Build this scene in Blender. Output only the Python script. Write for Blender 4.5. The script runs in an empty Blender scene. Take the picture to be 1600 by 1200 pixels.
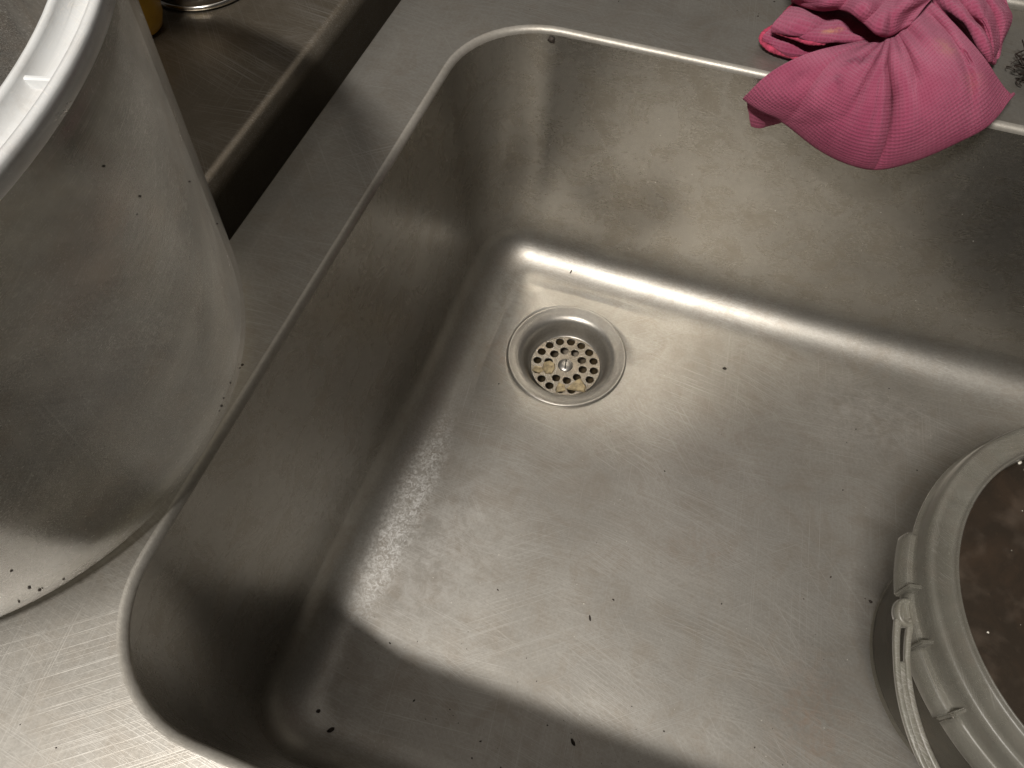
import bpy, bmesh, math, random
import numpy as np
from mathutils import Vector, Matrix
sc = bpy.context.scene
col = sc.collection
PI = math.pi
rnd = random.Random(7)

# ------------------------------------------------------------ camera
FPX = 1185.15
RC = np.array(Matrix.Rotation(0.36463, 3, 'Z') @ Matrix.Rotation(0.53191, 3, 'X') @ Matrix.Rotation(-0.02078, 3, 'Z'))
CAM = np.array([0.2146, -0.5131, 0.3677])
cam = bpy.data.cameras.new('camera')
cam.sensor_width = 36.0
cam.lens = 36.0 * FPX / 1600.0
cam.clip_start = 0.01
cam.clip_end = 50.0
camo = bpy.data.objects.new('camera', cam)
col.objects.link(camo)
m4 = Matrix(RC.tolist()).to_4x4()
m4.translation = Vector(CAM.tolist())
camo.matrix_world = m4
sc.camera = camo

# ------------------------------------------------------------ light: a dim kitchen, one fluorescent tube over the cook
w = bpy.data.worlds.new('World'); sc.world = w; w.use_nodes = True
bg = w.node_tree.nodes['Background']
bg.inputs['Color'].default_value = (1.0, 0.92, 0.82, 1)
bg.inputs['Strength'].default_value = 0.045

def area(name, loc, target, sx, sy, power, color):
    l = bpy.data.lights.new(name, 'AREA'); l.shape = 'RECTANGLE'
    l.size = sx; l.size_y = sy; l.energy = power; l.color = color
    o = bpy.data.objects.new(name, l); col.objects.link(o)
    o.location = loc
    d = Vector(target) - Vector(loc)
    o.rotation_euler = d.to_track_quat('-Z', 'Y').to_euler()
    return o
area('tube_light', (-0.02, -1.17, 1.60), (0.2, -0.3, -0.1), 0.34, 0.06, 44.0, (1.0, 0.95, 0.885))
area('overhead_fill', (-0.15, 0.65, 2.5), (-0.15, 0.65, 0.0), 1.6, 3.0, 8.0, (1.0, 0.92, 0.84))  # broad soft fill overhead, added to lift the shadowed floor and flange

sc.view_settings.view_transform = 'Standard'
sc.view_settings.look = 'None'
sc.view_settings.exposure = 0.0
sc.view_settings.gamma = 1.0
sc.cycles.max_bounces = 10
sc.cycles.transparent_max_bounces = 12
sc.cycles.caustics_reflective = True
sc.cycles.use_denoising = True

# ------------------------------------------------------------ helpers
def link(name, me, mat=None, parent=None):
    o = bpy.data.objects.new(name, me)
    col.objects.link(o)
    if mat: me.materials.append(mat)
    if parent: o.parent = parent
    return o

def empty(name, loc, label, cat, group=None):
    o = bpy.data.objects.new(name, None); col.objects.link(o)
    o.location = loc; o.empty_display_size = .02
    o['label'] = label; o['category'] = cat
    if group: o['group'] = group
    return o

def tag(o, label, cat, group=None):
    o['label'] = label; o['category'] = cat
    if group: o['group'] = group
    return o

def mesh(name, V, F, smooth=True):
    me = bpy.data.meshes.new(name)
    me.from_pydata([tuple(v) for v in V], [], F)
    bm = bmesh.new(); bm.from_mesh(me)
    bmesh.ops.recalc_face_normals(bm, faces=bm.faces)
    bm.to_mesh(me); bm.free()
    if smooth: me.polygons.foreach_set('use_smooth', [True] * len(me.polygons))
    me.update()
    return me

def loft(name, rings, close_u=True, cap0=False, cap1=False, close_v=False):
    n = len(rings[0]); V = [v for r in rings for v in r]; F = []
    m = len(rings)
    for i in range(m if close_v else m - 1):
        a = i * n; b = ((i + 1) % m) * n
        for j in range(n if close_u else n - 1):
            k = (j + 1) % n
            F.append((a + j, a + k, b + k, b + j))
    if cap0: F.append(tuple(range(n))[::-1])
    if cap1: F.append(tuple((m - 1) * n + j for j in range(n)))
    return mesh(name, V, F)

def lathe(name, prof, n=64, c=(0, 0), a0=0.0, a1=2 * PI, **kw):
    full = abs(a1 - a0 - 2 * PI) < 1e-6
    A = [a0 + (a1 - a0) * i / (n if full else n - 1) for i in range(n)]
    return loft(name, [[(c[0] + r * math.cos(a), c[1] + r * math.sin(a), z) for a in A] for r, z in prof], close_u=full, **kw)

def tube(name, pts, rad, n=8):
    pts = [Vector(p) for p in pts]; rings = []
    for i, p in enumerate(pts):
        t = (pts[min(i + 1, len(pts) - 1)] - pts[max(i - 1, 0)]).normalized()
        up = Vector((0, 0, 1)) if abs(t.z) < .9 else Vector((1, 0, 0))
        a = t.cross(up).normalized(); b = t.cross(a)
        r = rad(i / (len(pts) - 1)) if callable(rad) else rad
        rings.append([tuple(p + a * r * math.cos(2 * PI * k / n) + b * r * math.sin(2 * PI * k / n)) for k in range(n)])
    return loft(name, rings, cap0=True, cap1=True)

def catmull(P, n):
    P = np.array(P, float); m = len(P)
    Q = np.vstack([2 * P[0] - P[1], P, 2 * P[-1] - P[-2]])
    out = []
    for s in np.linspace(0, m - 1, n):
        i = min(int(s), m - 2); t = s - i
        a, b, c, d = Q[i], Q[i + 1], Q[i + 2], Q[i + 3]
        out.append(.5 * (2 * b + (c - a) * t + (2 * a - 5 * b + 4 * c - d) * t * t + (3 * b - 3 * c + d - a) * t ** 3))
    return np.array(out)

def bez_grid(G, nu, nv):
    """smooth surface through a control grid: rows x columns x 3"""
    G = np.array(G, float)
    rows = np.array([catmull(r, nu) for r in G])
    return np.array([catmull(rows[:, j], nv) for j in range(nu)]).transpose(1, 0, 2)

def lump(V, F, c, rx, ry, rz, seed, rot=0.0, n=7):
    r_ = random.Random(seed); b = len(V)
    ks = []
    for lat in (0.0, .55, 1.0):
        for i in range(n):
            a = 2 * PI * i / n; rr = math.cos(lat * PI / 2 * .8) * r_.uniform(.75, 1.2)
            x, y = rx * rr * math.cos(a), ry * rr * math.sin(a)
            V.append((c[0] + x * math.cos(rot) - y * math.sin(rot), c[1] + x * math.sin(rot) + y * math.cos(rot), c[2] + rz * lat))
    for l in range(2):
        for i in range(n):
            F.append((b + l * n + i, b + l * n + (i + 1) % n, b + (l + 1) * n + (i + 1) % n, b + (l + 1) * n + i))
    F.append(tuple(b + 2 * n + i for i in range(n)))

# ------------------------------------------------------------ node helpers
class NT:
    def __init__(s, name):
        s.m = bpy.data.materials.new(name); s.m.use_nodes = True
        s.t = s.m.node_tree; s.t.nodes.clear()
        s.out = s.t.nodes.new('ShaderNodeOutputMaterial')
    def n(s, kind, **kw):
        o = s.t.nodes.new(kind)
        for k, v in kw.items(): setattr(o, k, v)
        return o
    def put(s, node, **kw):
        for k, v in kw.items():
            k = k.replace('_', ' ')
            i = node.inputs[k]
            if isinstance(v, bpy.types.NodeSocket): s.t.links.new(v, i)
            else: i.default_value = v
        return node
    def coord(s, which='Object'):
        return s.n('ShaderNodeTexCoord').outputs[which]
    def mapping(s, vec, scale=(1, 1, 1), rot=(0, 0, 0), loc=(0, 0, 0)):
        o = s.n('ShaderNodeMapping'); s.put(o, Vector=vec, Scale=scale, Rotation=rot, Location=loc)
        return o.outputs[0]
    def noise(s, vec, scale, detail=4, rough=.55, dist=0.0):
        o = s.n('ShaderNodeTexNoise'); s.put(o, Vector=vec, Scale=scale, Detail=detail, Roughness=rough, Distortion=dist)
        return o.outputs['Fac']
    def ramp(s, fac, stops):
        o = s.n('ShaderNodeValToRGB'); e = o.color_ramp.elements
        while len(e) < len(stops): e.new(.5)
        for el, (p, c) in zip(e, stops):
            el.position = p
            el.color = (c, c, c, 1) if isinstance(c, (int, float)) else (*c, 1)
        s.t.links.new(fac, o.inputs[0])
        return o.outputs[0]
    def math(s, op, a, b=0.0, c=0.0, clamp=False):
        o = s.n('ShaderNodeMath', operation=op, use_clamp=clamp)
        for i, v in enumerate((a, b, c)):
            if isinstance(v, bpy.types.NodeSocket): s.t.links.new(v, o.inputs[i])
            else: o.inputs[i].default_value = v
        return o.outputs[0]
    def mix(s, fac, a, b):
        o = s.n('ShaderNodeMix', data_type='RGBA')
        for i, v in ((0, fac), (6, a), (7, b)):
            if isinstance(v, bpy.types.NodeSocket): s.t.links.new(v, o.inputs[i])
            else: o.inputs[i].default_value = v if i == 0 else (*v, 1)
        return o.outputs[2]
    def blob(s, vec, centre, radii, rot=0.0, soft=.5):
        """1 inside an ellipsoid, falling to 0 at its edge"""
        mp = s.n('ShaderNodeMapping', vector_type='TEXTURE')
        s.put(mp, Vector=vec, Location=centre, Rotation=(0, 0, rot), Scale=radii)
        ln = s.n('ShaderNodeVectorMath', operation='LENGTH'); s.t.links.new(mp.outputs[0], ln.inputs[0])
        r = s.n('ShaderNodeMapRange', interpolation_type='SMOOTHSTEP')
        s.put(r, Value=ln.outputs['Value'])
        r.inputs['From Min'].default_value = soft; r.inputs['From Max'].default_value = 1.0
        r.inputs['To Min'].default_value = 1.0; r.inputs['To Max'].default_value = 0.0
        return r.outputs[0]
    def bump(s, h, strength, dist, normal=None):
        o = s.n('ShaderNodeBump'); s.put(o, Height=h, Strength=strength, Distance=dist)
        if normal: s.t.links.new(normal, o.inputs['Normal'])
        return o.outputs[0]
    def sheen(s, ior):
        """surface reflection of a clear layer, from its outer side only"""
        f0 = ((ior - 1) / (ior + 1)) ** 2
        lw = s.n('ShaderNodeLayerWeight'); s.put(lw, Blend=.5)
        g = s.n('ShaderNodeNewGeometry')
        f = s.math('MULTIPLY_ADD', s.math('POWER', lw.outputs['Facing'], 5.0), 1 - f0, f0)
        return s.math('MULTIPLY', f, s.math('SUBTRACT', 1.0, g.outputs['Backfacing']))
    def surf(s, sh):
        s.t.links.new(sh, s.out.inputs['Surface']); return s.m

def simple(name, color, rough=.5, metal=0.0, var=.0, scale=40, bump=0.0, **extra):
    t = NT(name); v = t.coord()
    n = t.noise(v, scale, 5)
    p = t.n('ShaderNodeBsdfPrincipled')
    c = t.mix(t.ramp(n, [(.3, 0.), (.7, 1.)]), tuple(x * (1 - var) for x in color), tuple(min(1, x * (1 + var)) for x in color))
    t.put(p, Base_Color=c, Roughness=rough, Metallic=metal)
    for k, x in extra.items(): t.put(p, **{k: x})
    if bump: t.put(p, Normal=t.bump(n, bump, .002))
    return t.surf(p.outputs[0])

def scratches(t, vec, scale, thresh, rot, stretch=60.0, gs=9.0):
    """thin stray lines: the crests of a noise drawn out a long way along one direction"""
    v = t.mapping(t.mapping(vec, rot=(0, 0, rot)), scale=(1, stretch, stretch))
    n = t.noise(v, scale, 1.0, .5, .15)
    gate = t.ramp(t.noise(t.mapping(vec, loc=(rot * 3, rot, .3)), gs, 3), [(.42, 0.), (.66, 1.)])
    return t.math('MULTIPLY', t.ramp(n, [(thresh, 0.), (thresh + .03, 1.)]), gate)

def steel(name, c0=(.31, .294, .264), c1=(.42, .40, .362), rough=.33, brush='X', worn=1.0, basin=False, metallic=.78, deck=False):
    t = NT(name); v = t.coord()
    big = t.noise(v, 7.0, 5, .6)
    med = t.noise(v, 34.0, 8, .72, .8)
    fine = t.noise(v, 420.0, 3, .6)
    st = {'X': (30, 1500, 1500), 'Y': (1500, 30, 1500), 'N': (300, 300, 300)}[brush]
    br = t.noise(t.mapping(v, scale=st), 1.0, 3, .6)
    colr = t.mix(t.ramp(big, [(.32, 0.), (.68, 1.)]), c0, c1)
    colr = t.mix(t.math('MULTIPLY', t.ramp(fine, [(.38, 1.), (.62, 0.)]), .22), colr, (.20, .186, .16))
    # greasy brown film in clouds
    colr = t.mix(t.math('MULTIPLY', t.ramp(med, [(.46, 0.), (.64, 1.)]), .44 * worn), colr, (.27, .232, .185))
    colr = t.mix(t.math('MULTIPLY', t.ramp(br, [(.30, 1.), (.55, 0.)]), .05), colr, (.18, .17, .155))
    scr = None
    for k_, (rt_, th_) in enumerate(((.32, .60), (-.12, .62), (.85, .64), (-.65, .64), (1.45, .65), (.12, .60))):
        q_ = scratches(t, v, 5.0, th_, rt_, 330, 14.0)
        scr = q_ if scr is None else t.math('MAXIMUM', scr, q_)
    colr = t.mix(t.math('MULTIPLY', scr, .38 * worn), colr, (.55, .54, .51))
    rg = t.math('ADD', t.math('MULTIPLY', t.math('SUBTRACT', med, .5), .10), rough)
    rg = t.math('ADD', t.math('MULTIPLY', t.math('SUBTRACT', br, .5), .04), rg)
    met = t.math('ADD', metallic, 0.0)
    if basin:
        # the scoured floor is duller than the walls
        sp = t.n('ShaderNodeSeparateXYZ'); t.put(sp, Vector=v)
        mr = t.n('ShaderNodeMapRange'); t.put(mr, Value=sp.outputs['Z'])
        for k_, x_ in (('From Min', -.225), ('From Max', -.256), ('To Min', 0.0), ('To Max', .17)): mr.inputs[k_].default_value = x_
        met = t.math('SUBTRACT', .90, t.math('MULTIPLY', mr.outputs[0], .85))
        rg = t.math('ADD', rg, mr.outputs[0])
        # lime scale along the left fillet, grey-white and mottled
        b1 = t.blob(v, (.040, -.325, -.257), (.022, .15, .03), .0, .1)
        b2 = t.blob(v, (.075, -.35, -.258), (.10, .14, .02), .1, .0)
        b3 = t.blob(v, (.40, -.09, -.258), (.11, .06, .02), -.1, .1)
        b4 = t.blob(v, (.06, -.08, -.258), (.06, .07, .02), .3, .1)
        lime = t.ramp(t.noise(v, 230.0, 6, .75, 1.5), [(.46, 0.), (.62, 1.)])
        lime2 = t.ramp(t.noise(v, 90.0, 6, .75, .8), [(.42, 0.), (.70, 1.)])
        l = t.math('ADD', t.math('MULTIPLY', t.math('MULTIPLY', b1, lime), 1.3), t.math('MULTIPLY', t.math('MULTIPLY', b2, lime2), .35), clamp=True)
        l = t.math('ADD', l, t.math('MULTIPLY', t.math('MULTIPLY', b3, lime2), .20), clamp=True)
        l = t.math('ADD', l, t.math('MULTIPLY', t.math('MULTIPLY', b4, lime2), .30), clamp=True)
        colr = t.mix(l, colr, (.56, .55, .53))
        met = t.math('SUBTRACT', met, t.math('MULTIPLY', l, .7), clamp=True)
        rg = t.math('ADD', rg, t.math('MULTIPLY', l, .25), clamp=True)
        # rusty tea coloured film beside the pail and by the drain
        for cpos, rad, a in (((.40, -.37, -.258), (.05, .07, .02), .35), ((.065, -.135, -.258), (.03, .03, .02), .3), ((.29, -.27, -.258), (.05, .04, .02), .15)):
            colr = t.mix(t.math('MULTIPLY', t.math('MULTIPLY', t.blob(v, cpos, rad, .2, .0), lime2), a), colr, (.36, .20, .12))
        # pale streak of dried water down the back wall
        tr = t.blob(v, (.388, 0, -.055), (.006, .02, .045), 0, .2)
        colr = t.mix(t.math('MULTIPLY', t.math('MULTIPLY', tr, lime2), .5), colr, (.62, .6, .56))
    if deck:
        m = t.math('MULTIPLY', t.blob(v, (-.02, -.58, 0), (.16, .12, .05), .4, .1), t.ramp(t.noise(v, 380.0, 6, .8, 1.0), [(.25, 0.), (.80, 1.)]))
        colr = t.mix(t.math('MULTIPLY', m, .30), colr, (.56, .54, .51)); rg = t.math('ADD', rg, t.math('MULTIPLY', m, .15))
        ring = t.math('SUBTRACT', t.blob(v, (.051, -.574, 0), (.0105, .0105, .01), 0, .92), t.blob(v, (.051, -.574, 0), (.0085, .0085, .01), 0, .9), clamp=True)
        colr = t.mix(t.math('MULTIPLY', ring, .5), colr, (.30, .25, .16))
    p = t.n('ShaderNodeBsdfPrincipled')
    nrm = t.bump(br, .03, .0004)
    nrm = t.bump(t.math('ADD', scr, t.math('MULTIPLY', fine, .6)), .14, .0005, nrm)
    nrm = t.bump(t.noise(v, 13.0, 2), .05, .006, nrm)
    t.put(p, Base_Color=colr, Roughness=rg, Metallic=met, Normal=nrm)
    return t.surf(p.outputs[0])

M = {}
M['basin'] = steel('basin_steel', rough=.27, brush='X', basin=True)
M['top'] = steel('counter_steel', rough=.42, brush='X', deck=True)
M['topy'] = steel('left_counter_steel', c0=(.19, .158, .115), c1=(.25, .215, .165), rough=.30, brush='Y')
M['drain'] = steel('drain_steel', c0=(.36, .34, .305), c1=(.42, .40, .365), rough=.38, brush='N', worn=.6, metallic=.8)
M['plate'] = steel('tarnished_plate', c0=(.13, .108, .078), c1=(.27, .25, .215), rough=.46, brush='N', worn=2.5, metallic=.8)
M['screw'] = simple('screw_steel', (.36, .345, .32), .4, .9, .2, 300)
M['slot'] = simple('slot_black', (.012, .011, .010), .8)  # near-black, for the bar drawn as the screw's slot
M['crumb'] = simple('dark_crumb', (.030, .021, .015), .7, 0, .6, 300)
M['scrap'] = simple('food_scrap', (.31, .245, .14), .55, 0, .5, 260, .8)
M['pale'] = simple('pale_crumb', (.62, .59, .52), .6, 0, .2, 600)
M['void'] = simple('pipe_dark', (.055, .038, .018), .5, .2, .3, 60)
M['chrome'] = simple('chrome', (.62, .60, .56), .16, 1.0, .06, 60)
M['yellow'] = simple('yellow_plastic', (.42, .235, .02), .38, 0, .12, 50)
M['floor'] = simple('floor_tile', (.10, .085, .07), .6, 0, .2, 6)
M['fuzz'] = simple('scrubber_fibre', (.022, .014, .010), .6, 0, .3, 200)

# ------------------------------------------------------------ the kitchen floor under it all
fl = link('floor', mesh('floor', [(-3, -3, -.9), (3, -3, -.9), (3, 3, -.9), (-3, 3, -.9)], [(0, 1, 2, 3)]), M['floor'])
fl['kind'] = 'structure'

# ------------------------------------------------------------ sink
D = 0.2594; L = 0.5298; WX = 0.74
DX, DY = 0.1219, -0.1183
NC, NSX, NSY = 12, 26, 20
def rrect(x0, x1, y0, y1, r, z):
    """rounded rectangle, always the same number of points, same start"""
    P = []
    def arc(cx, cy, a):
        for i in range(NC): 
            t = a + PI / 2 * i / NC
            P.append((cx + r * math.cos(t), cy + r * math.sin(t), z))
    def line(a, b, n):
        for i in range(n): 
            t = i / n
            P.append((a[0] + (b[0] - a[0]) * t, a[1] + (b[1] - a[1]) * t, z))
    arc(x1 - r, y1 - r, 0); line((x1 - r, y1), (x0 + r, y1), NSX)
    arc(x0 + r, y1 - r, PI / 2); line((x0, y1 - r), (x0, y0 + r), NSY)
    arc(x0 + r, y0 + r, PI); line((x0 + r, y0), (x1 - r, y0), NSX)
    arc(x1 - r, y0 + r, 1.5 * PI); line((x1, y0 + r), (x1, y1 - r), NSY)
    return P
sink = empty('sink', (0.35, -.26, -D), 'stainless steel sink with one deep basin and a flat worn flange', 'sink')
def world_part(name, me, mat, parent):
    o = link(name, me, mat, parent)
    o.matrix_parent_inverse = parent.matrix_basis.inverted()
    return o
rings = []
RI = 0.0045                                  # roll of the basin's lip
for i in range(8):
    a = PI / 2 * i / 7
    ins = -RI + RI * math.sin(a); z = -RI + RI * math.cos(a)
    rings.append(rrect(0 + ins, WX - ins, -L + ins, 0 - ins, .066 - ins, z))
for z in np.linspace(-.02, -D + .05, 9):
    t = (-z) / D; ins = .003 * t
    rings.append(rrect(ins, WX - ins, -L + ins, -ins, .066 - .018 * t, z))
RF = 0.040                                   # fillet between wall and floor
for i in range(1, 13):
    a = PI / 2 * i / 12
    ins = .003 + RF * (1 - math.cos(a)); z = -D + RF - RF * math.sin(a)
    rings.append(rrect(ins, WX - ins, -L + ins, -ins, max(.048 - RF * (1 - math.cos(a)) * .75, .012), z))
last = np.array(rings[-1])
ang = np.arctan2(last[:, 1] - DY, last[:, 0] - DX)
circ = np.stack([DX + .0585 * np.cos(ang), DY + .0585 * np.sin(ang), 0 * ang - D], 1)
for t in (.12, .25, .4, .55, .7, .82, .91, .96, 1.0):
    q = last * (1 - t) + circ * t
    dist = np.hypot(q[:, 0] - DX, q[:, 1] - DY)
    q[:, 2] = -D - .0018 * np.clip(1 - (dist - .0585) / .10, 0, 1) ** 2 - (.0012 if t == 1 else 0)
    rings.append([tuple(x) for x in q])
M['lip'] = steel('lip_steel', c0=(.36, .338, .30), c1=(.42, .398, .355), rough=.44, brush='N', worn=.6, metallic=.5)
world_part('lip', loft('lip', rings[:8]), M['lip'], sink)
world_part('basin', loft('basin', rings[7:]), M['basin'], sink)
# flange: from the lip outward to the counter's edge, then down
FX0, FX1, FY0, FY1 = -.069, 1.05, -.95, .140
fr = [rrect(-RI, WX + RI, -L - RI, RI, .0705, 0.0)]
for t in (.03, .12, .4, .75, 1.0):
    A = np.array(fr[0]); B = np.array(rrect(FX0 + .002, FX1, FY0, FY1, .004, 0.0))
    q = A * (1 - t) + B * t
    fr.append([tuple(x) for x in q])
fr.append(rrect(FX0 + .0006, FX1, FY0, FY1, .004, -.0006))
fr.append(rrect(FX0, FX1, FY0, FY1, .004, -.002))
fr.append(rrect(FX0, FX1, FY0, FY1, .004, -.40))
world_part('flange', loft('flange', fr), M['top'], sink)
# raised bead and back ledge behind the flange
prof = [(.1402, -.02), (.1402, -.001), (.1408, .003), (.1425, .006), (.146, .0075), (.150, .0075), (.16, .0075), (.24, .0075), (.24, -.05)]
xs = np.linspace(FX0, FX1, 12)
world_part('back_ledge', loft('back_ledge', [[(x, y, z) for x in xs] for y, z in prof], close_u=False), M['top'], sink)

# ---- drain: part of the sink, with its plate and screw
dz = -D - .0015
prof = [(.0585, dz - .0016), (.0583, dz + .0006), (.0577, dz + .0013), (.0568, dz + .0014), (.0558, dz + .0010), (.0520, dz + .0002), (.0480, dz - .0008), (.0455, dz - .0018), (.0432, dz - .0042),
        (.0412, dz - .008), (.0400, dz - .013), (.0385, dz - .0175), (.0372, dz - .0203), (.0360, dz - .0215), (.0345, dz - .022), (.0345, dz - .060)]
drain = world_part('drain', lathe('drain', prof, 96, (DX, DY)), M['drain'], sink)
def drain_part(name, me, mat):
    o = link(name, me, mat, drain); return o
# strainer plate with round holes: filled 2D outline, turned into a mesh
cu = bpy.data.curves.new('strainer_plate', 'CURVE'); cu.dimensions = '2D'; cu.fill_mode = 'BOTH'; cu.extrude = .0006; cu.bevel_depth = .0003; cu.bevel_resolution = 1
def ring_spline(cx, cy, r, n):
    s = cu.splines.new('POLY'); s.points.add(n - 1); s.use_cyclic_u = True
    for i in range(n):
        a = 2 * PI * i / n; s.points[i].co = (cx + r * math.cos(a), cy + r * math.sin(a), 0, 1)
ring_spline(0, 0, .0346, 64)
for k in range(16):
    a = 2 * PI * (k + .3) / 16
    ring_spline(.0288 * math.cos(a), .0288 * math.sin(a), .0044 + rnd.uniform(-.0001, .0001), 18)
for k in range(10):
    a = 2 * PI * (k + .1) / 10
    ring_spline(.0176 * math.cos(a), .0176 * math.sin(a), .0044 + rnd.uniform(-.0001, .0001), 18)
tmp = bpy.data.objects.new('strainer_plate', cu); col.objects.link(tmp)
dg = bpy.context.evaluated_depsgraph_get()
me = bpy.data.meshes.new_from_object(tmp.evaluated_get(dg))
bpy.data.objects.remove(tmp)
pz = dz - .0205
me.transform(Matrix.Translation((DX, DY, pz)))
me.materials.clear()
drain_part('strainer_plate', me, M['plate'])
prof = [(.0001, .0026), (.0026, .0025), (.0052, .0020), (.0068, .0012), (.0076, .0004), (.0076, -.001)]
sm = lathe('screw', [(r, pz + .0008 + z) for r, z in prof], 32, (DX, DY)); drain_part('screw', sm, M['screw'])
bm = bmesh.new(); bmesh.ops.create_cube(bm, size=1)
bmesh.ops.transform(bm, matrix=Matrix.Translation((DX, DY, pz + .0031)) @ Matrix.Rotation(1.75, 4, 'Z') @ Matrix.Diagonal((.0105, .0012, .0012, 1)), verts=bm.verts)
sl = bpy.data.meshes.new('screw_slot'); bm.to_mesh(sl); bm.free(); drain_part('screw_slot', sl, M['slot'])
drain_part('waste_pipe', lathe('waste_pipe', [(.0338, pz - .003), (.032, pz - .010), (.027, pz - .016), (.0001, pz - .018)], 40, (DX, DY)), M['void'])

# ------------------------------------------------------------ counter on the left, behind a dark gap
cr = .012; CX = -.104
prof = [(-1.2, 0.0)] + [(CX - cr + cr * math.sin(PI / 2 * i / 8), -cr + cr * math.cos(PI / 2 * i / 8)) for i in range(9)] + [(CX, -.05), (CX, -.12), (CX, -.40)]
ys = np.linspace(-1.1, .9, 14)
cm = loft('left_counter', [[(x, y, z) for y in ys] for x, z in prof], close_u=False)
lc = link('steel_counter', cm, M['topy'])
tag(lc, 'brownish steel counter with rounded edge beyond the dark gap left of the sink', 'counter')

# ------------------------------------------------------------ translucent bucket at the left
def plastic(name, tint, dirt, grey=.5, rough=.4, clear=.0, transl=.45, marks=(), ior=1.45, mott=.35, fleck=.5, gloss=1.0):
    t = NT(name); v = t.coord()
    n1 = t.noise(v, 8.0, 8, .72, .5); n2 = t.noise(v, 45.0, 6, .7, .3); n3 = t.noise(v, 600.0, 2)
    c = t.mix(t.ramp(n1, [(.42, 0.), (.60, 1.)]), tint, dirt)
    c = t.mix(t.math('MULTIPLY', t.ramp(n2, [(.48, 0.), (.70, 1.)]), mott), c, (.33, .28, .235))
    c = t.mix(t.math('MULTIPLY', t.ramp(n3, [(.66, 0.), (.74, 1.)]), fleck), c, (.75, .73, .70))
    scr = t.math('MAXIMUM', t.math('MAXIMUM', scratches(t, v, 6, .60, .4, 260, 16), scratches(t, v, 5, .62, 1.3, 300, 16)), scratches(t, v, 6, .62, -.5, 260, 16))
    c = t.mix(t.math('MULTIPLY', scr, 1.2 * fleck), c, (.72, .70, .66))
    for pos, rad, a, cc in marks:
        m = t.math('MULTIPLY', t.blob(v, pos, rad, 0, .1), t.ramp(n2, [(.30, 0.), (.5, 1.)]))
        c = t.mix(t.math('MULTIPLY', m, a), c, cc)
    dif = t.n('ShaderNodeBsdfDiffuse'); t.put(dif, Color=c)
    tr = t.n('ShaderNodeBsdfTranslucent'); t.put(tr, Color=c)
    gl = t.n('ShaderNodeBsdfGlossy'); t.put(gl, Color=(1, 1, 1, 1), Roughness=t.math('ADD', t.math('MULTIPLY', n2, .2), rough - .1))
    nr = t.bump(t.math('ADD', n2, t.math('MULTIPLY', scr, .5)), .12, .001)
    for q in (dif, gl): t.put(q, Normal=nr)
    m1 = t.n('ShaderNodeMixShader'); t.put(m1, Fac=transl); t.t.links.new(dif.outputs[0], m1.inputs[1]); t.t.links.new(tr.outputs[0], m1.inputs[2])
    sh = m1
    if clear:
        tp = t.n('ShaderNodeBsdfTransparent'); t.put(tp, Color=(.93, .92, .88, 1))
        m2 = t.n('ShaderNodeMixShader'); t.put(m2, Fac=clear); t.t.links.new(sh.outputs[0], m2.inputs[1]); t.t.links.new(tp.outputs[0], m2.inputs[2]); sh = m2
    m3 = t.n('ShaderNodeMixShader'); t.t.links.new(t.math('MULTIPLY', t.sheen(ior), gloss), m3.inputs[0]); t.t.links.new(sh.outputs[0], m3.inputs[1]); t.t.links.new(gl.outputs[0], m3.inputs[2])
    return t.surf(m3.outputs[0])
M['bucket'] = plastic('bucket_plastic', (.52, .50, .465), (.22, .215, .205), clear=.44, transl=.60, rough=.24, mott=.75, fleck=.8,
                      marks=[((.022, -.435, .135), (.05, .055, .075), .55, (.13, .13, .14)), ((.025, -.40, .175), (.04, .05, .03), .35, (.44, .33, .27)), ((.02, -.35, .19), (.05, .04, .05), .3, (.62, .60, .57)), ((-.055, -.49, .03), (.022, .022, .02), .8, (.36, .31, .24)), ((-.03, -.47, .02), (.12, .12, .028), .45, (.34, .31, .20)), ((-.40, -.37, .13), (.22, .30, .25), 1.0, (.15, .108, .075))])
M['rim'] = plastic('rim_plastic', (.62, .635, .64), (.58, .585, .58), transl=.12, rough=.3)

BC = np.array([-.154, -.405]); BH = .229; RCN = np.array([-.166, -.437]); RR = .2045; RB = .1555
bucket = empty('bucket', (BC[0], BC[1], 0.0012), 'large cloudy translucent bucket with white ribbed rim at the left', 'bucket')
NB = 120
def bring(r, h, n=NB):
    t = h / BH; c = BC + (RCN - BC) * t
    return [(c[0] + r * math.cos(2 * PI * i / n), c[1] + r * math.sin(2 * PI * i / n), h + .0012) for i in range(n)]
def bw(h): return RB + (RR - .0015 - RB) * h / BH
prof = []
for i in range(9):                                    # rounded foot
    a = PI / 2 * i / 8; prof.append((bw(0) - .010 + .010 * math.sin(a) - .002 * (1 - i / 8), .009 - .009 * math.cos(a)))
for h in np.linspace(.02, BH - .009, 14): prof.append((bw(h), h))
prof += [(bw(BH - .009) - .002, BH - .0066)]
inn = [(bw(h) - .0035, h) for h in np.linspace(BH - .0066, .012, 14)] + [(bw(0) - .012, .004)]
me = loft('body', [bring(r, h) for r, h in prof + inn], cap0=True, cap1=True)
o = link('body', me, M['bucket']); o.parent = bucket; o.matrix_parent_inverse = bucket.matrix_basis.inverted()
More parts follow.
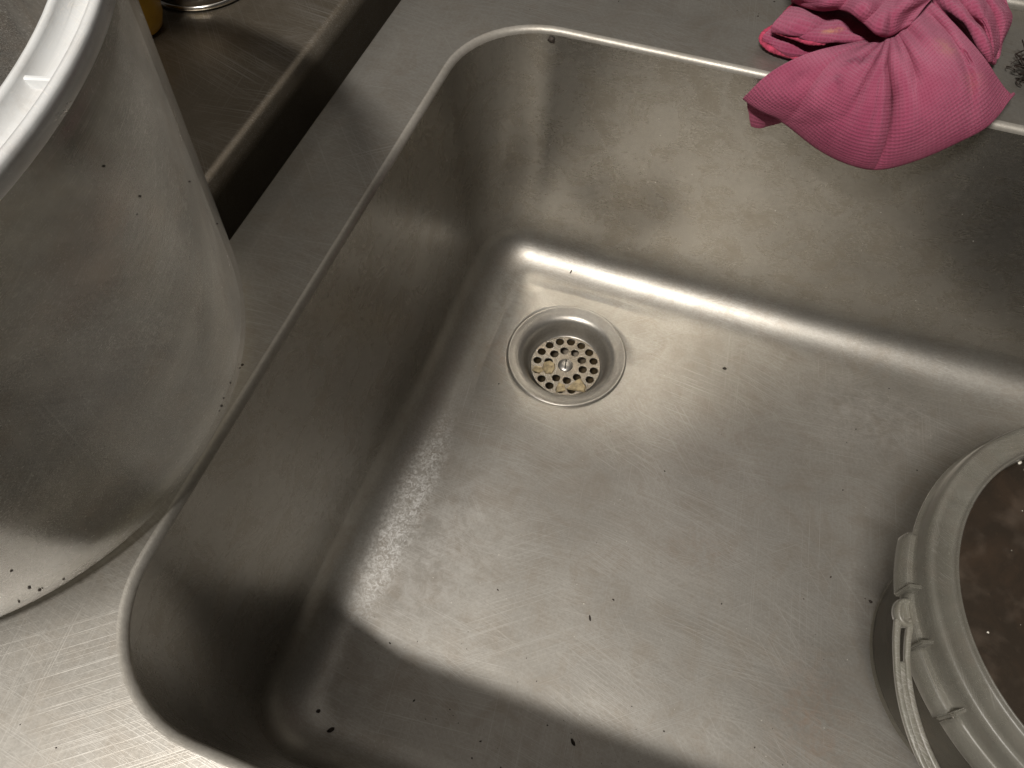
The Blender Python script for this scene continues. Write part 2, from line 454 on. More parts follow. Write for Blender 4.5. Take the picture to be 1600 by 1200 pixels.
# rim: open channel between two thin walls, crossed by ribs
rp = [(RR - .0015, BH - .0068), (RR + .0012, BH - .0072), (RR + .0016, BH - .001), (RR + .0008, BH), (RR - .0012, BH), (RR - .0018, BH - .001), (RR - .0024, BH - .0054),
      (RR - .0108, BH - .0054), (RR - .0116, BH - .001), (RR - .0122, BH), (RR - .0138, BH), (RR - .0144, BH - .001), (RR - .0144, BH - .011), (RR - .006, BH - .0064)]
o = link('rim', loft('rim', [bring(r, h, 160) for r, h in rp], close_v=True), M['rim']); o.parent = bucket; o.matrix_parent_inverse = bucket.matrix_basis.inverted()
rim = o
a_rib = math.atan2(.0, 1) 
rib_me = None
for k in range(15):
    a = math.radians(14.8 + 24 * k)
    bm = bmesh.new(); bmesh.ops.create_cube(bm, size=1)
    bmesh.ops.transform(bm, matrix=Matrix.Diagonal((.0098, .0018, .0050, 1)), verts=bm.verts)
    bmesh.ops.bevel(bm, geom=bm.edges[:], offset=.0005, segments=1, affect='EDGES')
    if rib_me is None:
        rib_me = bpy.data.meshes.new('rib'); bm.to_mesh(rib_me); rib_me.materials.append(M['rim'])
    bm.free()
    ro = bpy.data.objects.new('rib', rib_me); col.objects.link(ro); ro.parent = rim
    c = RCN + (RR - .0067) * np.array([math.cos(a), math.sin(a)])
    ro.matrix_basis = Matrix.Translation((c[0], c[1], BH - .0031)) @ Matrix.Rotation(a, 4, 'Z')

def on_bucket(px, py, out=0.0):
    d = RC @ np.array([(px - 800) / FPX, -(py - 600) / FPX, -1.0]); d = d / np.linalg.norm(d)
    for k in np.arange(.08, 1.2, .0004):
        q = CAM + d * k
        if q[2] < 0 or q[2] > BH: continue
        c = BC + (RCN - BC) * q[2] / BH
        if math.hypot(q[0] - c[0], q[1] - c[1]) <= bw(q[2]) + out: return q
    raise ValueError((px, py))
V, F = [], []
spots = [(218, 307, .0010), (214, 335, .0007), (379, 570, .0013), (375, 575, .0009), (360, 598, .0012), (349, 622, .0009), (346, 634, .0012), (343, 642, .0008), (62, 922, .0013), (66, 919, .0009), (18, 892, .001), (30, 940, .0008), (100, 905, .0008), (339, 350, .0011), (296, 284, .0010), (162, 260, .0010), (156, 18, .0016), (46, 918, .0012)]
spots += [(rnd.uniform(10, 330), rnd.uniform(330, 860), rnd.choice([.0002, .0002, .0003])) for _ in range(70)]
for k, (x, y, s_) in enumerate(spots):
    try: q = on_bucket(x, y, -.0002)
    except ValueError: continue
    s_ *= .7
    lump(V, F, q, s_, s_ * rnd.uniform(.5, 1.2), s_ * .8, 300 + k, rnd.uniform(0, 3), 6)
o = link('dirt_specks', mesh('dirt_specks', V, F, False), M['crumb'], bucket); o['kind'] = 'stuff'
o.matrix_parent_inverse = bucket.matrix_basis.inverted()
# ------------------------------------------------------------ pail of dark stock in the basin
PC = (.530, -.290); PZ = -D + .0006
M['pail'] = plastic('pail_plastic', (.11, .10, .08), (.07, .062, .05), clear=.93, transl=.3, rough=.3, ior=1.35, mott=.08, fleck=.1, gloss=.22)
M['lidring'] = plastic('lid_plastic', (.34, .33, .29), (.25, .24, .205), clear=.52, transl=.35, fleck=.2, rough=.34, ior=1.3)
M['handle'] = plastic('handle_plastic', (.31, .30, .255), (.26, .25, .205), clear=.2, transl=.35, rough=.35)
def stock():
    t = NT('dark_stock'); v = t.coord()
    n1 = t.noise(v, 26.0, 7, .68, .8); n2 = t.noise(v, 260.0, 3, .6)
    c = t.mix(t.ramp(n1, [(.45, 0.), (.72, 1.)]), (.010, .0075, .0055), (.055, .036, .026))
    c = t.mix(t.math('MULTIPLY', t.ramp(n2, [(.66, 0.), (.78, 1.)]), .15), c, (.30, .25, .20))
    p = t.n('ShaderNodeBsdfPrincipled'); t.put(p, Base_Color=c, Roughness=.5, Normal=t.bump(n1, .25, .004)); p.inputs['Specular IOR Level'].default_value = .2
    return t.surf(p.outputs[0])
M['stock'] = stock()
def clear():
    t = NT('clear_lid'); v = t.coord()
    g = t.n('ShaderNodeBsdfGlossy'); t.put(g, Color=(1, 1, 1, 1), Roughness=.18, Normal=t.bump(t.noise(v, 30, 4), .15, .003))
    d = t.n('ShaderNodeBsdfDiffuse'); t.put(d, Color=(.25, .20, .16, 1))
    tp = t.n('ShaderNodeBsdfTransparent'); t.put(tp, Color=(.8, .77, .72, 1))
    a = t.n('ShaderNodeMixShader'); t.put(a, Fac=t.math('ADD', .06, t.math('MULTIPLY', t.ramp(t.noise(v, 60, 5), [(.5, 0.), (.75, 1.)]), .10)))
    t.t.links.new(tp.outputs[0], a.inputs[1]); t.t.links.new(d.outputs[0], a.inputs[2])
    b = t.n('ShaderNodeMixShader'); t.t.links.new(t.sheen(1.35), b.inputs[0]); t.t.links.new(a.outputs[0], b.inputs[1]); t.t.links.new(g.outputs[0], b.inputs[2])
    return t.surf(b.outputs[0])
M['clear'] = clear()
pail = empty('pail', (PC[0], PC[1], PZ), 'clear plastic lidded pail of dark brown stock standing in the basin', 'pail')
def pl(name, me, mat, par=None):
    return link(name, me, mat, par or pail)
PH = .18
def pr(h): return .100 + (.1265 - .100) * h / .165
prof = [(.0001, .003), (.088, .003), (.0925, .0), (.097, .0006), (.0995, .003), (.1005, .006)] + [(pr(h), h) for h in np.linspace(.012, .165, 12)]
prof += [(pr(h) - .0014, h) for h in np.linspace(.165, .012, 12)] + [(.096, .006), (.0001, .0055)]
pl('body', lathe('body', prof, 96), M['pail'])
prof = [(.0001, .007)] + [(pr(h) - .0026, h) for h in (.008, .05, .1, .15, .158)] + [(.120, .1605), (.06, .161), (.0001, .161)]
pl('stock', lathe('stock', prof, 96), M['stock'])
# lid: ring with stepped ridges, skirt, clear recessed panel
prof = [(.1150, .1660), (.1152, .1785), (.1158, .1798), (.1166, .1798), (.1172, .1785), (.1180, .1772), (.1200, .1772), (.1270, .1778), (.1282, .1790), (.1310, .1792), (.1326, .1780),
        (.1336, .175), (.1342, .168), (.1350, .1615), (.1362, .1605), (.1362, .1575), (.1345, .1570), (.1335, .1600), (.1322, .172), (.1300, .1765), (.1275, .1758), (.1200, .1752), (.1180, .1750), (.1172, .1740), (.1166, .1660)]
lid = pl('lid', lathe('lid', prof, 128, close_v=True), M['lidring'])
pl('lid_panel', lathe('lid_panel', [(.0001, .1655), (.04, .1653), (.08, .1648), (.1105, .1642), (.1150, .1652), (.1150, .1640), (.1105, .1632), (.0001, .1640)], 96), M['clear'], lid)
# skirt panels with ridges around the lid's lower edge
def arcbox(name, r0, r1, z0, z1, a0, a1, n, mat, par):
    A = np.radians(np.linspace(a0, a1, n))
    rings = []
    for a in A:
        ca, sa = math.cos(a), math.sin(a)
        rings.append([(r * ca, r * sa, z) for r, z in ((r0, z0), (r1, z0 + .0008), (r1 + .0004, z0 + .002), (r1 - .0004, z1 - .001), (r1 - .002, z1), (r0, z1))])
    return pl(name, loft(name, rings, cap0=True, cap1=True), mat, par)
for a0, a1, r1, z0 in ((-186, -170.5, .1400, .1460), (-169.5, -157, .1385, .150), (-156, -141, .1408, .1450), (-139.5, -112, .1372, .142), (-110, -85, .139, .145), (20, 60, .139, .146)):
    arcbox('skirt_panel', .1325, r1, z0, .1620, a0, a1, 14, M['lidring'], lid)
for a in (-170, -156.5, -140.5, -122):
    ca = math.radians(a)
    bm = bmesh.new(); bmesh.ops.create_cube(bm, size=1)
    bmesh.ops.transform(bm, matrix=Matrix.Rotation(ca, 4, 'Z') @ Matrix.Translation((.1370, 0, .1600)) @ Matrix.Diagonal((.0085, .0022, .022, 1)), verts=bm.verts)
    bmesh.ops.bevel(bm, geom=bm.edges[:], offset=.0008, segments=2, affect='EDGES')
    me = bpy.data.meshes.new('skirt_rib'); bm.to_mesh(me); bm.free()
    pl('skirt_rib', me, M['lidring'], lid)
# handle: flat strap with raised edges, hung from a round pivot
ha = np.array([(-163, .1412, .158), (-158, .1455, .157), (-152, .1500, .155), (-144, .1560, .1535), (-134, .1620, .152), (-120, .1670, .150), (-100, .171, .149), (-80, .171, .149), (-50, .165, .15)])
hp = catmull(ha, 60)
def strip(x0, x1, lo, hi, i0):
    R_ = []
    for i, (a, r, z) in enumerate(hp):
        if i < i0: continue
        ca, sa = math.cos(math.radians(a)), math.sin(math.radians(a)); t = i / 59
        wd = .0060 - .0012 * min(1, t * 5)
        b_ = .0005
        sec = [(x0 * wd, lo), (x0 * wd, hi - b_), (x0 * wd + b_, hi), (x1 * wd - b_, hi), (x1 * wd, hi - b_), (x1 * wd, lo)]
        R_.append([((r + x) * ca, (r + x) * sa, z + y) for x, y in sec])
    return loft('strip', R_, cap0=True, cap1=True)
bm = bmesh.new()
for q in (strip(-1, -.32, -.001, .0026, 0), strip(.32, 1, -.001, .0026, 0), strip(-.40, .40, -.0006, .0012, 13)):
    bm.from_mesh(q); bpy.data.meshes.remove(q)
me = bpy.data.meshes.new('handle'); bm.to_mesh(me); bm.free()
me.polygons.foreach_set('use_smooth', [True] * len(me.polygons))
hd = pl('handle', me, M['handle'])
ca = math.radians(-164.5)
pv = lathe('pivot', [(.0001, .0030), (.0040, .0030), (.0048, .0033), (.0054, .0042), (.0066, .0042), (.0072, .0034), (.0074, .002), (.0074, -.002), (.0001, -.002)], 32)
pv.transform(Matrix.Translation((.1405 * math.cos(ca), .1405 * math.sin(ca), .1575)) @ Matrix.Rotation(.25, 4, 'Y') @ Matrix.Diagonal((.92, 1.2, 1, 1)))
pl('pivot', pv, M['handle'], hd)
# white specks and tan lumps lying on the lid panel: part of the stock's look
V, F = [], []
for k in range(18):
    a = rnd.uniform(2.0, 4.3); r = .113 * math.sqrt(rnd.uniform(.1, 1)); s = .0002 + .0007 * rnd.random() ** 3
    lump(V, F, (r * math.cos(a), r * math.sin(a), .1652), s, s * rnd.uniform(.6, 1.6), s * .6, k)
for x, y, s in ((-.068, .075, .0022), (-.064, .071, .003), (-.061, .069, .0024), (-.072, .082, .0014), (-.076, .086, .0018)):
    lump(V, F, (x, y, .1652), s, s * .7, s * .5, int(x * 1e4), 1.0)
sp = pl('crumbs', mesh('crumbs', V, F), M['pale'], lid); sp['kind'] = 'stuff'

# ------------------------------------------------------------ pink cloth over the back edge
SUP = np.array([(.30, 0), (.10, 0), (.03, 0), (.008, 0), (.0035, -.0006), (.0006, -.0035), (0, -.010), (0, -.04), (0, -.30)], float)
_s = []
for i in range(len(SUP) - 1):
    for t in np.linspace(0, 1, 12, endpoint=False): _s.append(SUP[i] * (1 - t) + SUP[i + 1] * t)
_s = np.array(_s + [SUP[-1]])
_d = np.gradient(_s, axis=0); _n = np.stack([_d[:, 1], -_d[:, 0]], 1); _n /= np.linalg.norm(_n, axis=1)[:, None]
for _ in range(10): _n[1:-1] = (_n[:-2] + _n[1:-1] * 2 + _n[2:]) / 4
_n /= np.linalg.norm(_n, axis=1)[:, None]
def drape(px, py, lift):
    """point of a layer that lies `lift` metres off the flange or basin wall, where the eye sees it at px,py"""
    d = RC @ np.array([(px - 800) / FPX, -(py - 600) / FPX, -1.0])
    C = _s + _n * lift
    g = (C[:, 0] - CAM[1]) * d[2] - (C[:, 1] - CAM[2]) * d[1]
    for i in range(len(g) - 1):
        if g[i] * g[i + 1] <= 0:
            t = g[i] / (g[i] - g[i + 1]); P = C[i] * (1 - t) + C[i + 1] * t
            k = (P[0] - CAM[1]) / d[1]
            return (CAM[0] + k * d[0], P[0], P[1])
    raise ValueError((px, py))
CV, CF, CUV = [], [], []
def patch(G, nu, nv, size, fold=None, seed=0, wob=.0012):
    """G rows of (px, py, lift) -> draped layer; appended to the cloth"""
    S = bez_grid(G, nu, nv); b = len(CV)
    P = np.zeros_like(S)
    for j in range(nv):
        for i in range(nu):
            px, py, lf = S[j, i]; u, v = i / (nu - 1), j / (nv - 1)
            if fold: lf = lf + fold(u, v)
            lf = max(lf, .0015) if lf < .5 else lf
            P[j, i] = drape(px, py, lf)
    r_ = np.random.default_rng(seed)
    nr = np.cross(np.gradient(P, axis=1), np.gradient(P, axis=0)); nr /= np.linalg.norm(nr, axis=2)[..., None] + 1e-9
    U, W = np.meshgrid(np.linspace(0, 1, nu), np.linspace(0, 1, nv))
    k = sum(np.sin(U * r_.uniform(4, 16) + W * r_.uniform(-14, 14) + r_.uniform(0, 6)) for _ in range(5)) / 5
    k2 = sum(np.abs(np.sin(U * r_.uniform(-6, 6) + W * r_.uniform(-5, 5) + .8 * np.sin(U * 5 + W * 3 + q) + r_.uniform(0, 6))) for q in range(4)) / 4 - .64
    P = P + nr * (k * wob - k2 * wob * 5.0)[..., None]
    for j in range(nv):
        for i in range(nu):
            CV.append(tuple(P[j, i])); CUV.append((i / (nu - 1) * size[0], j / (nv - 1) * size[1]))
    for j in range(nv - 1):
        for i in range(nu - 1):
            a = b + j * nu + i; CF.append((a, a + 1, a + nu + 1, a + nu))
def gauss(x, c, s): return math.exp(-((x - c) / s) ** 2)
def cols(C): return [list(r) for r in zip(*C)]
def lifted(C, ls): return [[(x, y, l) for (x, y), l in zip(c, ls)] for c in C]

fan = [[(1376, 58), (1322, 70), (1256, 88), (1205, 112), (1166, 148)],
       [(1380, 60), (1330, 86), (1280, 116), (1235, 146), (1192, 167)],
       [(1383, 62), (1342, 98), (1304, 136), (1272, 172), (1234, 190)],
       [(1386, 62), (1358, 106), (1333, 150), (1308, 196), (1286, 227)],
       [(1388, 60), (1374, 106), (1362, 156), (1348, 212), (1334, 250)],
       [(1391, 58), (1391, 106), (1392, 156), (1386, 214), (1376, 258)],
       [(1395, 50), (1416, 96), (1430, 146), (1434, 202), (1432, 245)],
       [(1402, 36), (1440, 80), (1468, 122), (1486, 168), (1498, 217)],
       [(1422, 16), (1465, 52), (1504, 92), (1532, 135), (1549, 190)],
       [(1448, 0), (1488, 38), (1524, 76), (1556, 112), (1584, 146)]]
L0 = [[.024, .030, .030, .024, .014], [.028, .036, .038, .030, .016], [.030, .040, .042, .032, .018], [.032, .042, .044, .036, .022],
      [.034, .044, .046, .040, .028], [.034, .040, .040, .038, .028], [.036, .046, .046, .038, .024], [.038, .048, .048, .036, .020],
      [.040, .046, .044, .034, .016], [.040, .042, .038, .028, .012]]
fanc = []
for c, ls in zip(fan, L0):
    q = [(x, y, l * k_) for (x, y), l, k_ in zip(c, ls, (1.0, 1.02, 1.12, 1.35, 1.75))]
    (x0, y0), (x1, y1) = c[-2], c[-1]
    q.append((x1 - .05 * (x1 - x0), y1 - .05 * (y1 - y0) - 2, max(ls[-1] * 1.75 - .009, .003)))
    fanc.append(q)
def fan_fold(u, v):
    ln = lambda uc, s, v0, sv: gauss(u, uc, s) * gauss(v, v0, sv)
    uc = .515 + .045 * math.sin(v * 3.4)
    d = -.016 * gauss(u, uc, .014) * gauss(v, .38, .30)
    d += .006 * gauss(u, uc - .055, .03) * gauss(v, .42, .32)
    d += .005 * gauss(u, uc + .06, .04) * gauss(v, .35, .3)
    d += -.007 * gauss(u, .72 - .1 * v, .03) * gauss(v, .18, .16)
    d += -.004 * gauss(u, .36, .03) * gauss(v, .3, .25)
    d += .003 * gauss(u, .22, .05) * gauss(v, .5, .3)
    d += .0022 * math.sin(u * 46) * gauss(v, .12, .14) - .003 * gauss(u - v * .25, .02, .02) * gauss(v, .55, .3)
    d += -.004 * gauss(u + v * .22, .98, .02) * gauss(v, .45, .25)
    return d
patch(cols(fanc), 150, 80, (.20, .115), fan_fold, 1)
# tail folded under at the lower left
patch([[(1167, 148, .020), (1190, 158, .022), (1236, 182, .022)], [(1169, 170, .015), (1190, 178, .016), (1230, 187, .016)], [(1174, 196, .011), (1194, 198, .011), (1222, 186, .011)]], 24, 16, (.03, .02), None, 2, .0006)
# wing at the left: a lower and an upper layer joined in a rounded fold
patch([[(1224, 34, .012), (1262, 44, .012), (1310, 56, .014), (1372, 66, .020)],
       [(1196, 52, .011), (1240, 64, .012), (1296, 70, .014), (1366, 76, .020)],
       [(1189, 62, .008), (1236, 82, .009), (1292, 86, .012), (1350, 90, .016)],
       [(1196, 72, .003), (1240, 89, .003), (1292, 94, .006), (1340, 96, .010)]], 60, 26, (.06, .03), None, 3)
patch([[(1246, 4, .016), (1276, 12, .018), (1312, 12, .020), (1340, 26, .022), (1384, 50, .026)],
       [(1224, 24, .023), (1256, 30, .027), (1296, 34, .029), (1332, 42, .028), (1380, 56, .028)],
       [(1208, 42, .021), (1240, 54, .025), (1282, 60, .027), (1324, 62, .028), (1376, 62, .028)],
       [(1212, 46, .016), (1242, 60, .019), (1282, 67, .021), (1322, 70, .022), (1374, 66, .024)]], 70, 30, (.07, .03), lambda u, v: .003 * gauss(u, .3, .15) * gauss(v, .4, .3), 4)
# bunched top: roll over the gather, then the right-hand lobe
patch([[(1225, -46, .030), (1275, -50, .036), (1330, -48, .040), (1378, -44, .042), (1420, -40, .044), (1470, -40, .040)],
       [(1232, -22, .034), (1282, -16, .046), (1332, -18, .050), (1374, -10, .050), (1410, -6, .054), (1462, -10, .050)],
       [(1234, -8, .033), (1284, 2, .046), (1330, 2, .052), (1362, 14, .054), (1392, 22, .056), (1444, 12, .050)],
       [(1236, 0, .026), (1282, 13, .038), (1320, 16, .046), (1350, 33, .050), (1384, 52, .048), (1424, 36, .044)],
       [(1240, -2, .018), (1286, 6, .026), (1330, 10, .032), (1360, 24, .036), (1392, 44, .036), (1428, 30, .034)]], 90, 50, (.11, .06),
      lambda u, v: -.006 * gauss(u, .80, .05) * gauss(v, .7, .35) + .003 * math.sin(u * 22 + v * 5) * gauss(v, .5, .4), 5)
patch([[(1430, -48, .030), (1470, -48, .034), (1520, -46, .032), (1556, -34, .018)],
       [(1450, -10, .036), (1490, -6, .040), (1540, -2, .034), (1572, 10, .016)],
       [(1466, 16, .034), (1504, 20, .040), (1548, 26, .034), (1577, 30, .012)],
       [(1490, 40, .026), (1520, 44, .036), (1550, 52, .030), (1568, 58, .009)],
       [(1516, 70, .018), (1534, 74, .028), (1550, 80, .024), (1559, 84, .006)],
       [(1532, 92, .014), (1542, 95, .020), (1549, 99, .016), (1551, 101, .005)]], 60, 60, (.07, .07),
      lambda u, v: .0045 * math.sin(u * 21 - v * 9) * gauss(u, .62, .4), 6)
cme = bpy.data.meshes.new('cleaning_cloth'); cme.from_pydata(CV, [], CF)
uvl = cme.uv_layers.new(name='weave')
li = np.zeros(len(cme.loops), np.int32); cme.loops.foreach_get('vertex_index', li)
uvl.data.foreach_set('uv', np.array(CUV)[li].ravel())
cme.polygons.foreach_set('use_smooth', [True] * len(cme.polygons))
def cloth():
    t = NT('pink_microfibre'); uv = t.coord('UV'); v = t.coord()
    wv = t.mapping(uv, scale=(1, 1, 1))
    def wave(direction, sc_, dist):
        o = t.n('ShaderNodeTexWave', bands_direction=direction); t.put(o, Vector=wv, Scale=sc_, Distortion=dist, Detail=1.0); o.inputs['Detail Scale'].default_value = 60.0
        return o.outputs['Fac']
    a = wave('X', 125.0, 1.6); b = wave('Y', 135.0, 1.6)
    fz = t.noise(v, 1500.0, 3, .7)
    h = t.math('ADD', t.math('MULTIPLY', a, .5), t.math('ADD', t.math('MULTIPLY', b, .9), t.math('MULTIPLY', fz, .9)))
    n1 = t.noise(v, 26.0, 4, .6)
    c = t.mix(t.ramp(n1, [(.35, 0.), (.68, 1.)]), (.35, .062, .128), (.46, .105, .185))
    c = t.mix(t.ramp(h, [(.7, .45), (1.25, 0.)]), c, (.26, .030, .07))
    c = t.mix(t.math('MULTIPLY', t.ramp(fz, [(.58, 0.), (.75, 1.)]), .35), c, (.66, .24, .38))
    for pos, rad, amt, cc in STAINS:
        m = t.math('MULTIPLY', t.blob(v, pos, rad, .5, .15), t.ramp(t.noise(v, 240, 4, .7), [(.36, 0.), (.56, 1.)]))
        c = t.mix(t.math('MULTIPLY', m, amt), c, cc)
    p = t.n('ShaderNodeBsdfPrincipled')
    t.put(p, Base_Color=c, Roughness=.92, Normal=t.bump(h, .7, .0010))
    p.inputs['Sheen Weight'].default_value = .25; p.inputs['Sheen Roughness'].default_value = .5; p.inputs['Sheen Tint'].default_value = (1, .6, .75, 1)
    p.inputs['Specular IOR Level'].default_value = .15
    return t.surf(p.outputs[0])
STAINS = [(drape(1350, 92, .044), (.02, .006, .02), .5, (.14, .02, .05)), (drape(1420, 190, .042), (.012, .02, .02), .35, (.16, .03, .06)), (drape(1250, 128, .036), (.014, .008, .02), .4, (.15, .02, .05)), (drape(1510, 140, .04), (.016, .010, .02), .3, (.40, .20, .12)),
          (drape(1303, 142, .044), (.005, .010, .02), .75, (.10, .015, .04)), (drape(1326, 100, .044), (.012, .004, .02), .5, (.12, .02, .045)),
          (drape(1357, 230, .038), (.004, .004, .01), .9, (.28, .10, .03)), (drape(1475, 80, .046), (.012, .014, .02), .35, (.50, .27, .13)),
          (drape(1298, 54, .027), (.012, .004, .02), .7, (.70, .36, .16)), (drape(1340, 160, .044), (.006, .009, .02), .35, (.14, .02, .05))]
M['cloth'] = cloth()
cl = link('cleaning_cloth', cme, M['cloth'])
tag(cl, 'crumpled pink ribbed cleaning cloth draped over the back edge of the sink', 'cloth')
so = cl.modifiers.new('thick', 'SOLIDIFY'); so.thickness = .0016; so.offset = -1
ss = cl.modifiers.new('smooth', 'SUBSURF'); ss.levels = 0; ss.render_levels = 1
# crimson overlocked hem along the wing's two edges
def hem():
    pts1 = [drape(*q) for q in catmull([(1247, 2, .018), (1226, 22, .022), (1209, 41, .021), (1217, 50, .020), (1242, 60, .022), (1266, 66, .024), (1290, 68, .024)], 60)]
    pts2 = [drape(*q) for q in catmull([(1208, 42, .010), (1192, 54, .010), (1189, 64, .008), (1202, 75, .006), (1222, 84, .006), (1244, 90, .006), (1262, 92, .006)], 60)]
    m1 = tube('hem', pts1, lambda t: .0017 + .0002 * math.sin(t * 130) + .0004 * math.sin(t * 17), 8)
    m2 = tube('hem', pts2, lambda t: .0018 + .0002 * math.sin(t * 120 + 1) + .0004 * math.sin(t * 15), 8)
    return m1, m2
M['hem'] = simple('crimson_thread', (.40, .045, .095), .9, 0, .45, 300, .6)
for m_ in hem(): link('hem', m_, M['hem'], cl)

# ------------------------------------------------------------ objects on the far left counter
prof = [(.0001, .0), (.040, .0), (.052, .004), (.062, .018), (.068, .04), (.071, .062), (.072, .066), (.0695, .066), (.066, .04), (.058, .016), (.0001, .008)]
yb = link('yellow_bowl', lathe('yellow_bowl', prof, 72), M['yellow']); yb.location = (-.246, -.106, .0012); yb.scale = (.36, .36, .6)
tag(yb, 'yellow plastic bowl on the counter behind the translucent bucket', 'bowl')
tin = empty('metal_tin', (-.234, -.031, .0012), 'shiny round metal tin on the far counter beside the yellow bowl', 'tin')
link('wall', lathe('wall', [(.044, .002), (.044, .05), (.043, .05), (.043, .002)], 64, close_v=True), M['void'], tin)
link('bottom_ring', lathe('bottom_ring', [(.0445 + .0022 * math.cos(2 * PI * i / 10), .0022 + .0022 * math.sin(2 * PI * i / 10)) for i in range(10)], 72, close_v=True), M['chrome'], tin)
link('lid', lathe('lid', [(.0001, .050), (.042, .050), (.0445, .051), (.045, .0535), (.0430, .054), (.0001, .0525)], 64), M['void'], tin)

# ------------------------------------------------------------ wiry scrubber at the right edge
V, F = [], []
bm = bmesh.new()
def strand(pts, r):
    m_ = tube('strand', pts, r, 5); bm.from_mesh(m_); bpy.data.meshes.remove(m_)
for k in range(150):
    a = rnd.uniform(0, 2 * PI); r = rnd.uniform(.002, .023); c = Vector((.412 + r * math.cos(a), .062 + r * math.sin(a), rnd.uniform(.002, .022 - r * .4)))
    ax = Vector((rnd.gauss(0, 1), rnd.gauss(0, 1), rnd.gauss(0, .6))).normalized(); bx = ax.cross(Vector((rnd.gauss(0, 1), .3, 1))).normalized()
    R_ = rnd.uniform(.003, .008); n0 = rnd.uniform(0, 6)
    strand([c + ax * R_ * math.cos(n0 + i * .55) + bx * R_ * math.sin(n0 + i * .55) + Vector((0, 0, max(0, .0005))) for i in range(8)], .00045)
strand([(.405, .060, .006), (.397, .066, .008), (.392, .073, .007), (.400, .080, .009), (.412, .078, .01)], .0006)
me = bpy.data.meshes.new('scrubber'); bm.to_mesh(me); bm.free()
for v_ in me.vertices: v_.co.z = max(v_.co.z, .0006)
me.polygons.foreach_set('use_smooth', [True] * len(me.polygons))
scb = link('wire_scrubber', me, M['fuzz'])
tag(scb, 'dark wiry scrubber on the flange right of the pink cloth', 'scrubber')

# ------------------------------------------------------------ scraps on the strainer
def scrap(pos, outline, th, label, rot=0.0, tilt=0.0):
    V = []; n = len(outline); F = []
    for z in (0, 1):
        for i, (x, y) in enumerate(outline):
            k = .86 if z else 1
            V.append((x * k, y * k, th * z * (1 + .3 * math.sin(i * 2.1))))
    F = [tuple(range(n))[::-1], tuple(range(n, 2 * n))] + [(i, (i + 1) % n, n + (i + 1) % n, n + i) for i in range(n)]
    o = link('food_scrap', mesh('food_scrap', V, F, False), M['scrap'])
    o.location = pos; o.rotation_euler = (tilt, 0, rot)
    return tag(o, label, 'food scrap', 'food scraps caught on the drain strainer')
zt = pz + .0012
def dpos(px, py):     # a point of the strainer plate
    d = RC @ np.array([(px - 800) / FPX, -(py - 600) / FPX, -1.0]); k = (zt - CAM[2]) / d[2]
    q = CAM + k * d; return (q[0], q[1], zt)
scrap(dpos(858, 574), [(-.006, -.004), (-.001, -.008), (.005, -.006), (.006, .001), (.004, .006), (-.002, .008), (-.007, .004)], .0016, 'beige rounded food scrap on the strainer left of the screw')
scrap(dpos(840, 577), [(-.005, -.003), (.003, -.004), (.006, .0), (.003, .004), (-.004, .003)], .0012, 'small tan food scrap at the left edge of the strainer')
scrap(dpos(902, 603), [(-.011, -.005), (.008, -.006), (.009, .0), (.002, .009), (-.003, .005)], .0018, 'pale triangular food scrap at the front of the strainer', .2, .05)
scrap(dpos(876, 607), [(-.006, -.003), (.004, -.004), (.005, .003), (.0, .007), (-.003, .003)], .0014, 'yellowish curled food scrap beside the pale triangular one', .6, .1)

# ------------------------------------------------------------ crumbs
def onfloor(px, py):
    d = RC @ np.array([(px - 800) / FPX, -(py - 600) / FPX, -1.0]); k = (-D + .0002 - CAM[2]) / d[2]
    q = CAM + k * d
    e = max(RF + .003 - (q[1] + L), RF + .003 - q[0], q[1] + RF + .003, 0)
    q[2] += RF - math.sqrt(max(RF * RF - e * e, 0)) + .0002
    return q
def onwall(px, py):
    d = RC @ np.array([(px - 800) / FPX, -(py - 600) / FPX, -1.0]); k = (-.001 - CAM[1]) / d[1]
    return CAM + k * d
big = [((497, 1112), .0026, .0020, 'black crumb on the basin floor, upper of the pair at the front left'),
       ((518, 1141), .0034, .0018, 'larger black crumb on the basin floor, lower of the pair at the front left'),
       ((895, 1160), .0030, .0014, 'curved black crumb in the shadow at the front of the basin floor'),
       ((892, 429), .0036, .0007, 'thin dark sliver on the basin floor behind the drain'),
       ((922, 966), .0030, .0009, 'thin black sliver in the middle of the basin floor'),
       ((1132, 576), .0026, .0018, 'reddish brown crumb on the basin floor right of the drain'),
       ((1360, 940), .0016, .0014, 'small black crumb on the basin floor left of the pail')]
for k, (q, rx, ry, lb) in enumerate(big):
    V, F = [], []; lump(V, F, (0, 0, 0), rx, ry, min(rx, ry) * .8, 40 + k)
    o = link('crumb', mesh('crumb', V, F, False), M['crumb']); o.location = onfloor(*q); o.rotation_euler = (0, 0, [.4, .9, 2.4, 1.4, 2.0, .2, 0][k])
    tag(o, lb, 'crumb', 'crumbs in the sink')
V, F = [], []; lump(V, F, (0, 0, 0), .0034, .0028, .002, 91)
o = link('crumb', mesh('crumb', V, F, False), M['crumb']); o.location = onwall(862, 62); o.rotation_euler = (PI / 2, 0, 0)
tag(o, 'black crumb stuck high on the back wall of the basin near the corner', 'crumb', 'crumbs in the sink')
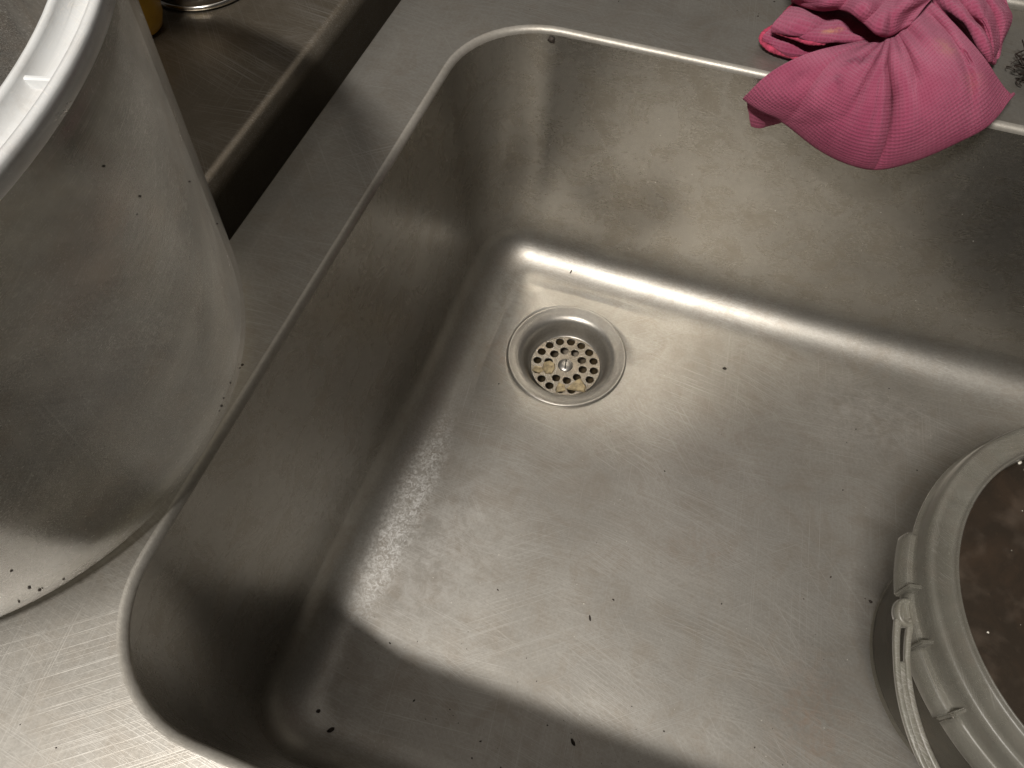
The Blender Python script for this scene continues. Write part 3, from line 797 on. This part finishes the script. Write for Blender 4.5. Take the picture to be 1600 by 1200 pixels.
# the countless small ones
V, F = [], []
for k in range(150):
    x, y = rnd.uniform(.035, .70), rnd.uniform(-.49, -.035)
    if rnd.random() < .4: x, y = rnd.uniform(.05, .45), rnd.uniform(-.495, -.40)
    if math.hypot(x - DX, y - DY) < .062 or math.hypot(x - PC[0], y - PC[1]) < .105: continue
    s = rnd.choice([.0002, .0003, .0003, .0004, .0007])
    lump(V, F, (x, y, -D + .0001), s, s * rnd.uniform(.5, 1.8), s * .7, k, rnd.uniform(0, 3), 5)
for k in range(60):
    x, y = rnd.uniform(-.065, .7), rnd.uniform(.012, .13)
    if k % 2: x, y = rnd.uniform(-.065, .25), rnd.uniform(-.62, -.54)
    s = rnd.choice([.0004, .0005, .0008])
    lump(V, F, (x, y, .0001), s, s * rnd.uniform(.6, 1.6), s * .7, k, rnd.uniform(0, 3), 5)
o = link('crumbs', mesh('crumbs', V, F, False), M['crumb']); o['kind'] = 'stuff'
o['label'] = 'scatter of tiny dark specks over the steel'; 
V, F = [], []
for k in range(120):
    x, y = rnd.uniform(.035, .6), rnd.uniform(-.49, -.035)
    if math.hypot(x - DX, y - DY) < .062 or math.hypot(x - PC[0], y - PC[1]) < .105: continue
    s = rnd.choice([.0002, .0003, .0004])
    lump(V, F, (x, y, -D + .0001), s, s * rnd.uniform(.5, 1.8), s * .5, k, rnd.uniform(0, 3), 5)
for k in range(46):
    z_ = rnd.uniform(-.20, -.02); y_ = rnd.uniform(-.45, -.07)
    s = rnd.choice([.0003, .0004, .0006])
    lump(V, F, (.003 * -z_ / D, y_, z_), s * .4, s * rnd.uniform(.4, .9), s * rnd.uniform(.6, 3.5), 700 + k, 0, 5)
for k in range(40):
    x_ = rnd.uniform(.06, .5); z_ = rnd.uniform(-.20, -.015); s = rnd.choice([.0003, .0004, .0005])
    lump(V, F, (x_, -.003 * -z_ / D, z_), s * rnd.uniform(.5, 1.5), s * .4, s * rnd.uniform(.6, 1.5), 800 + k, 0, 5)
o = link('pale_crumbs', mesh('pale_crumbs', V, F, False), M['pale']); o['kind'] = 'stuff'
o['label'] = 'scatter of tiny pale specks over the basin floor'
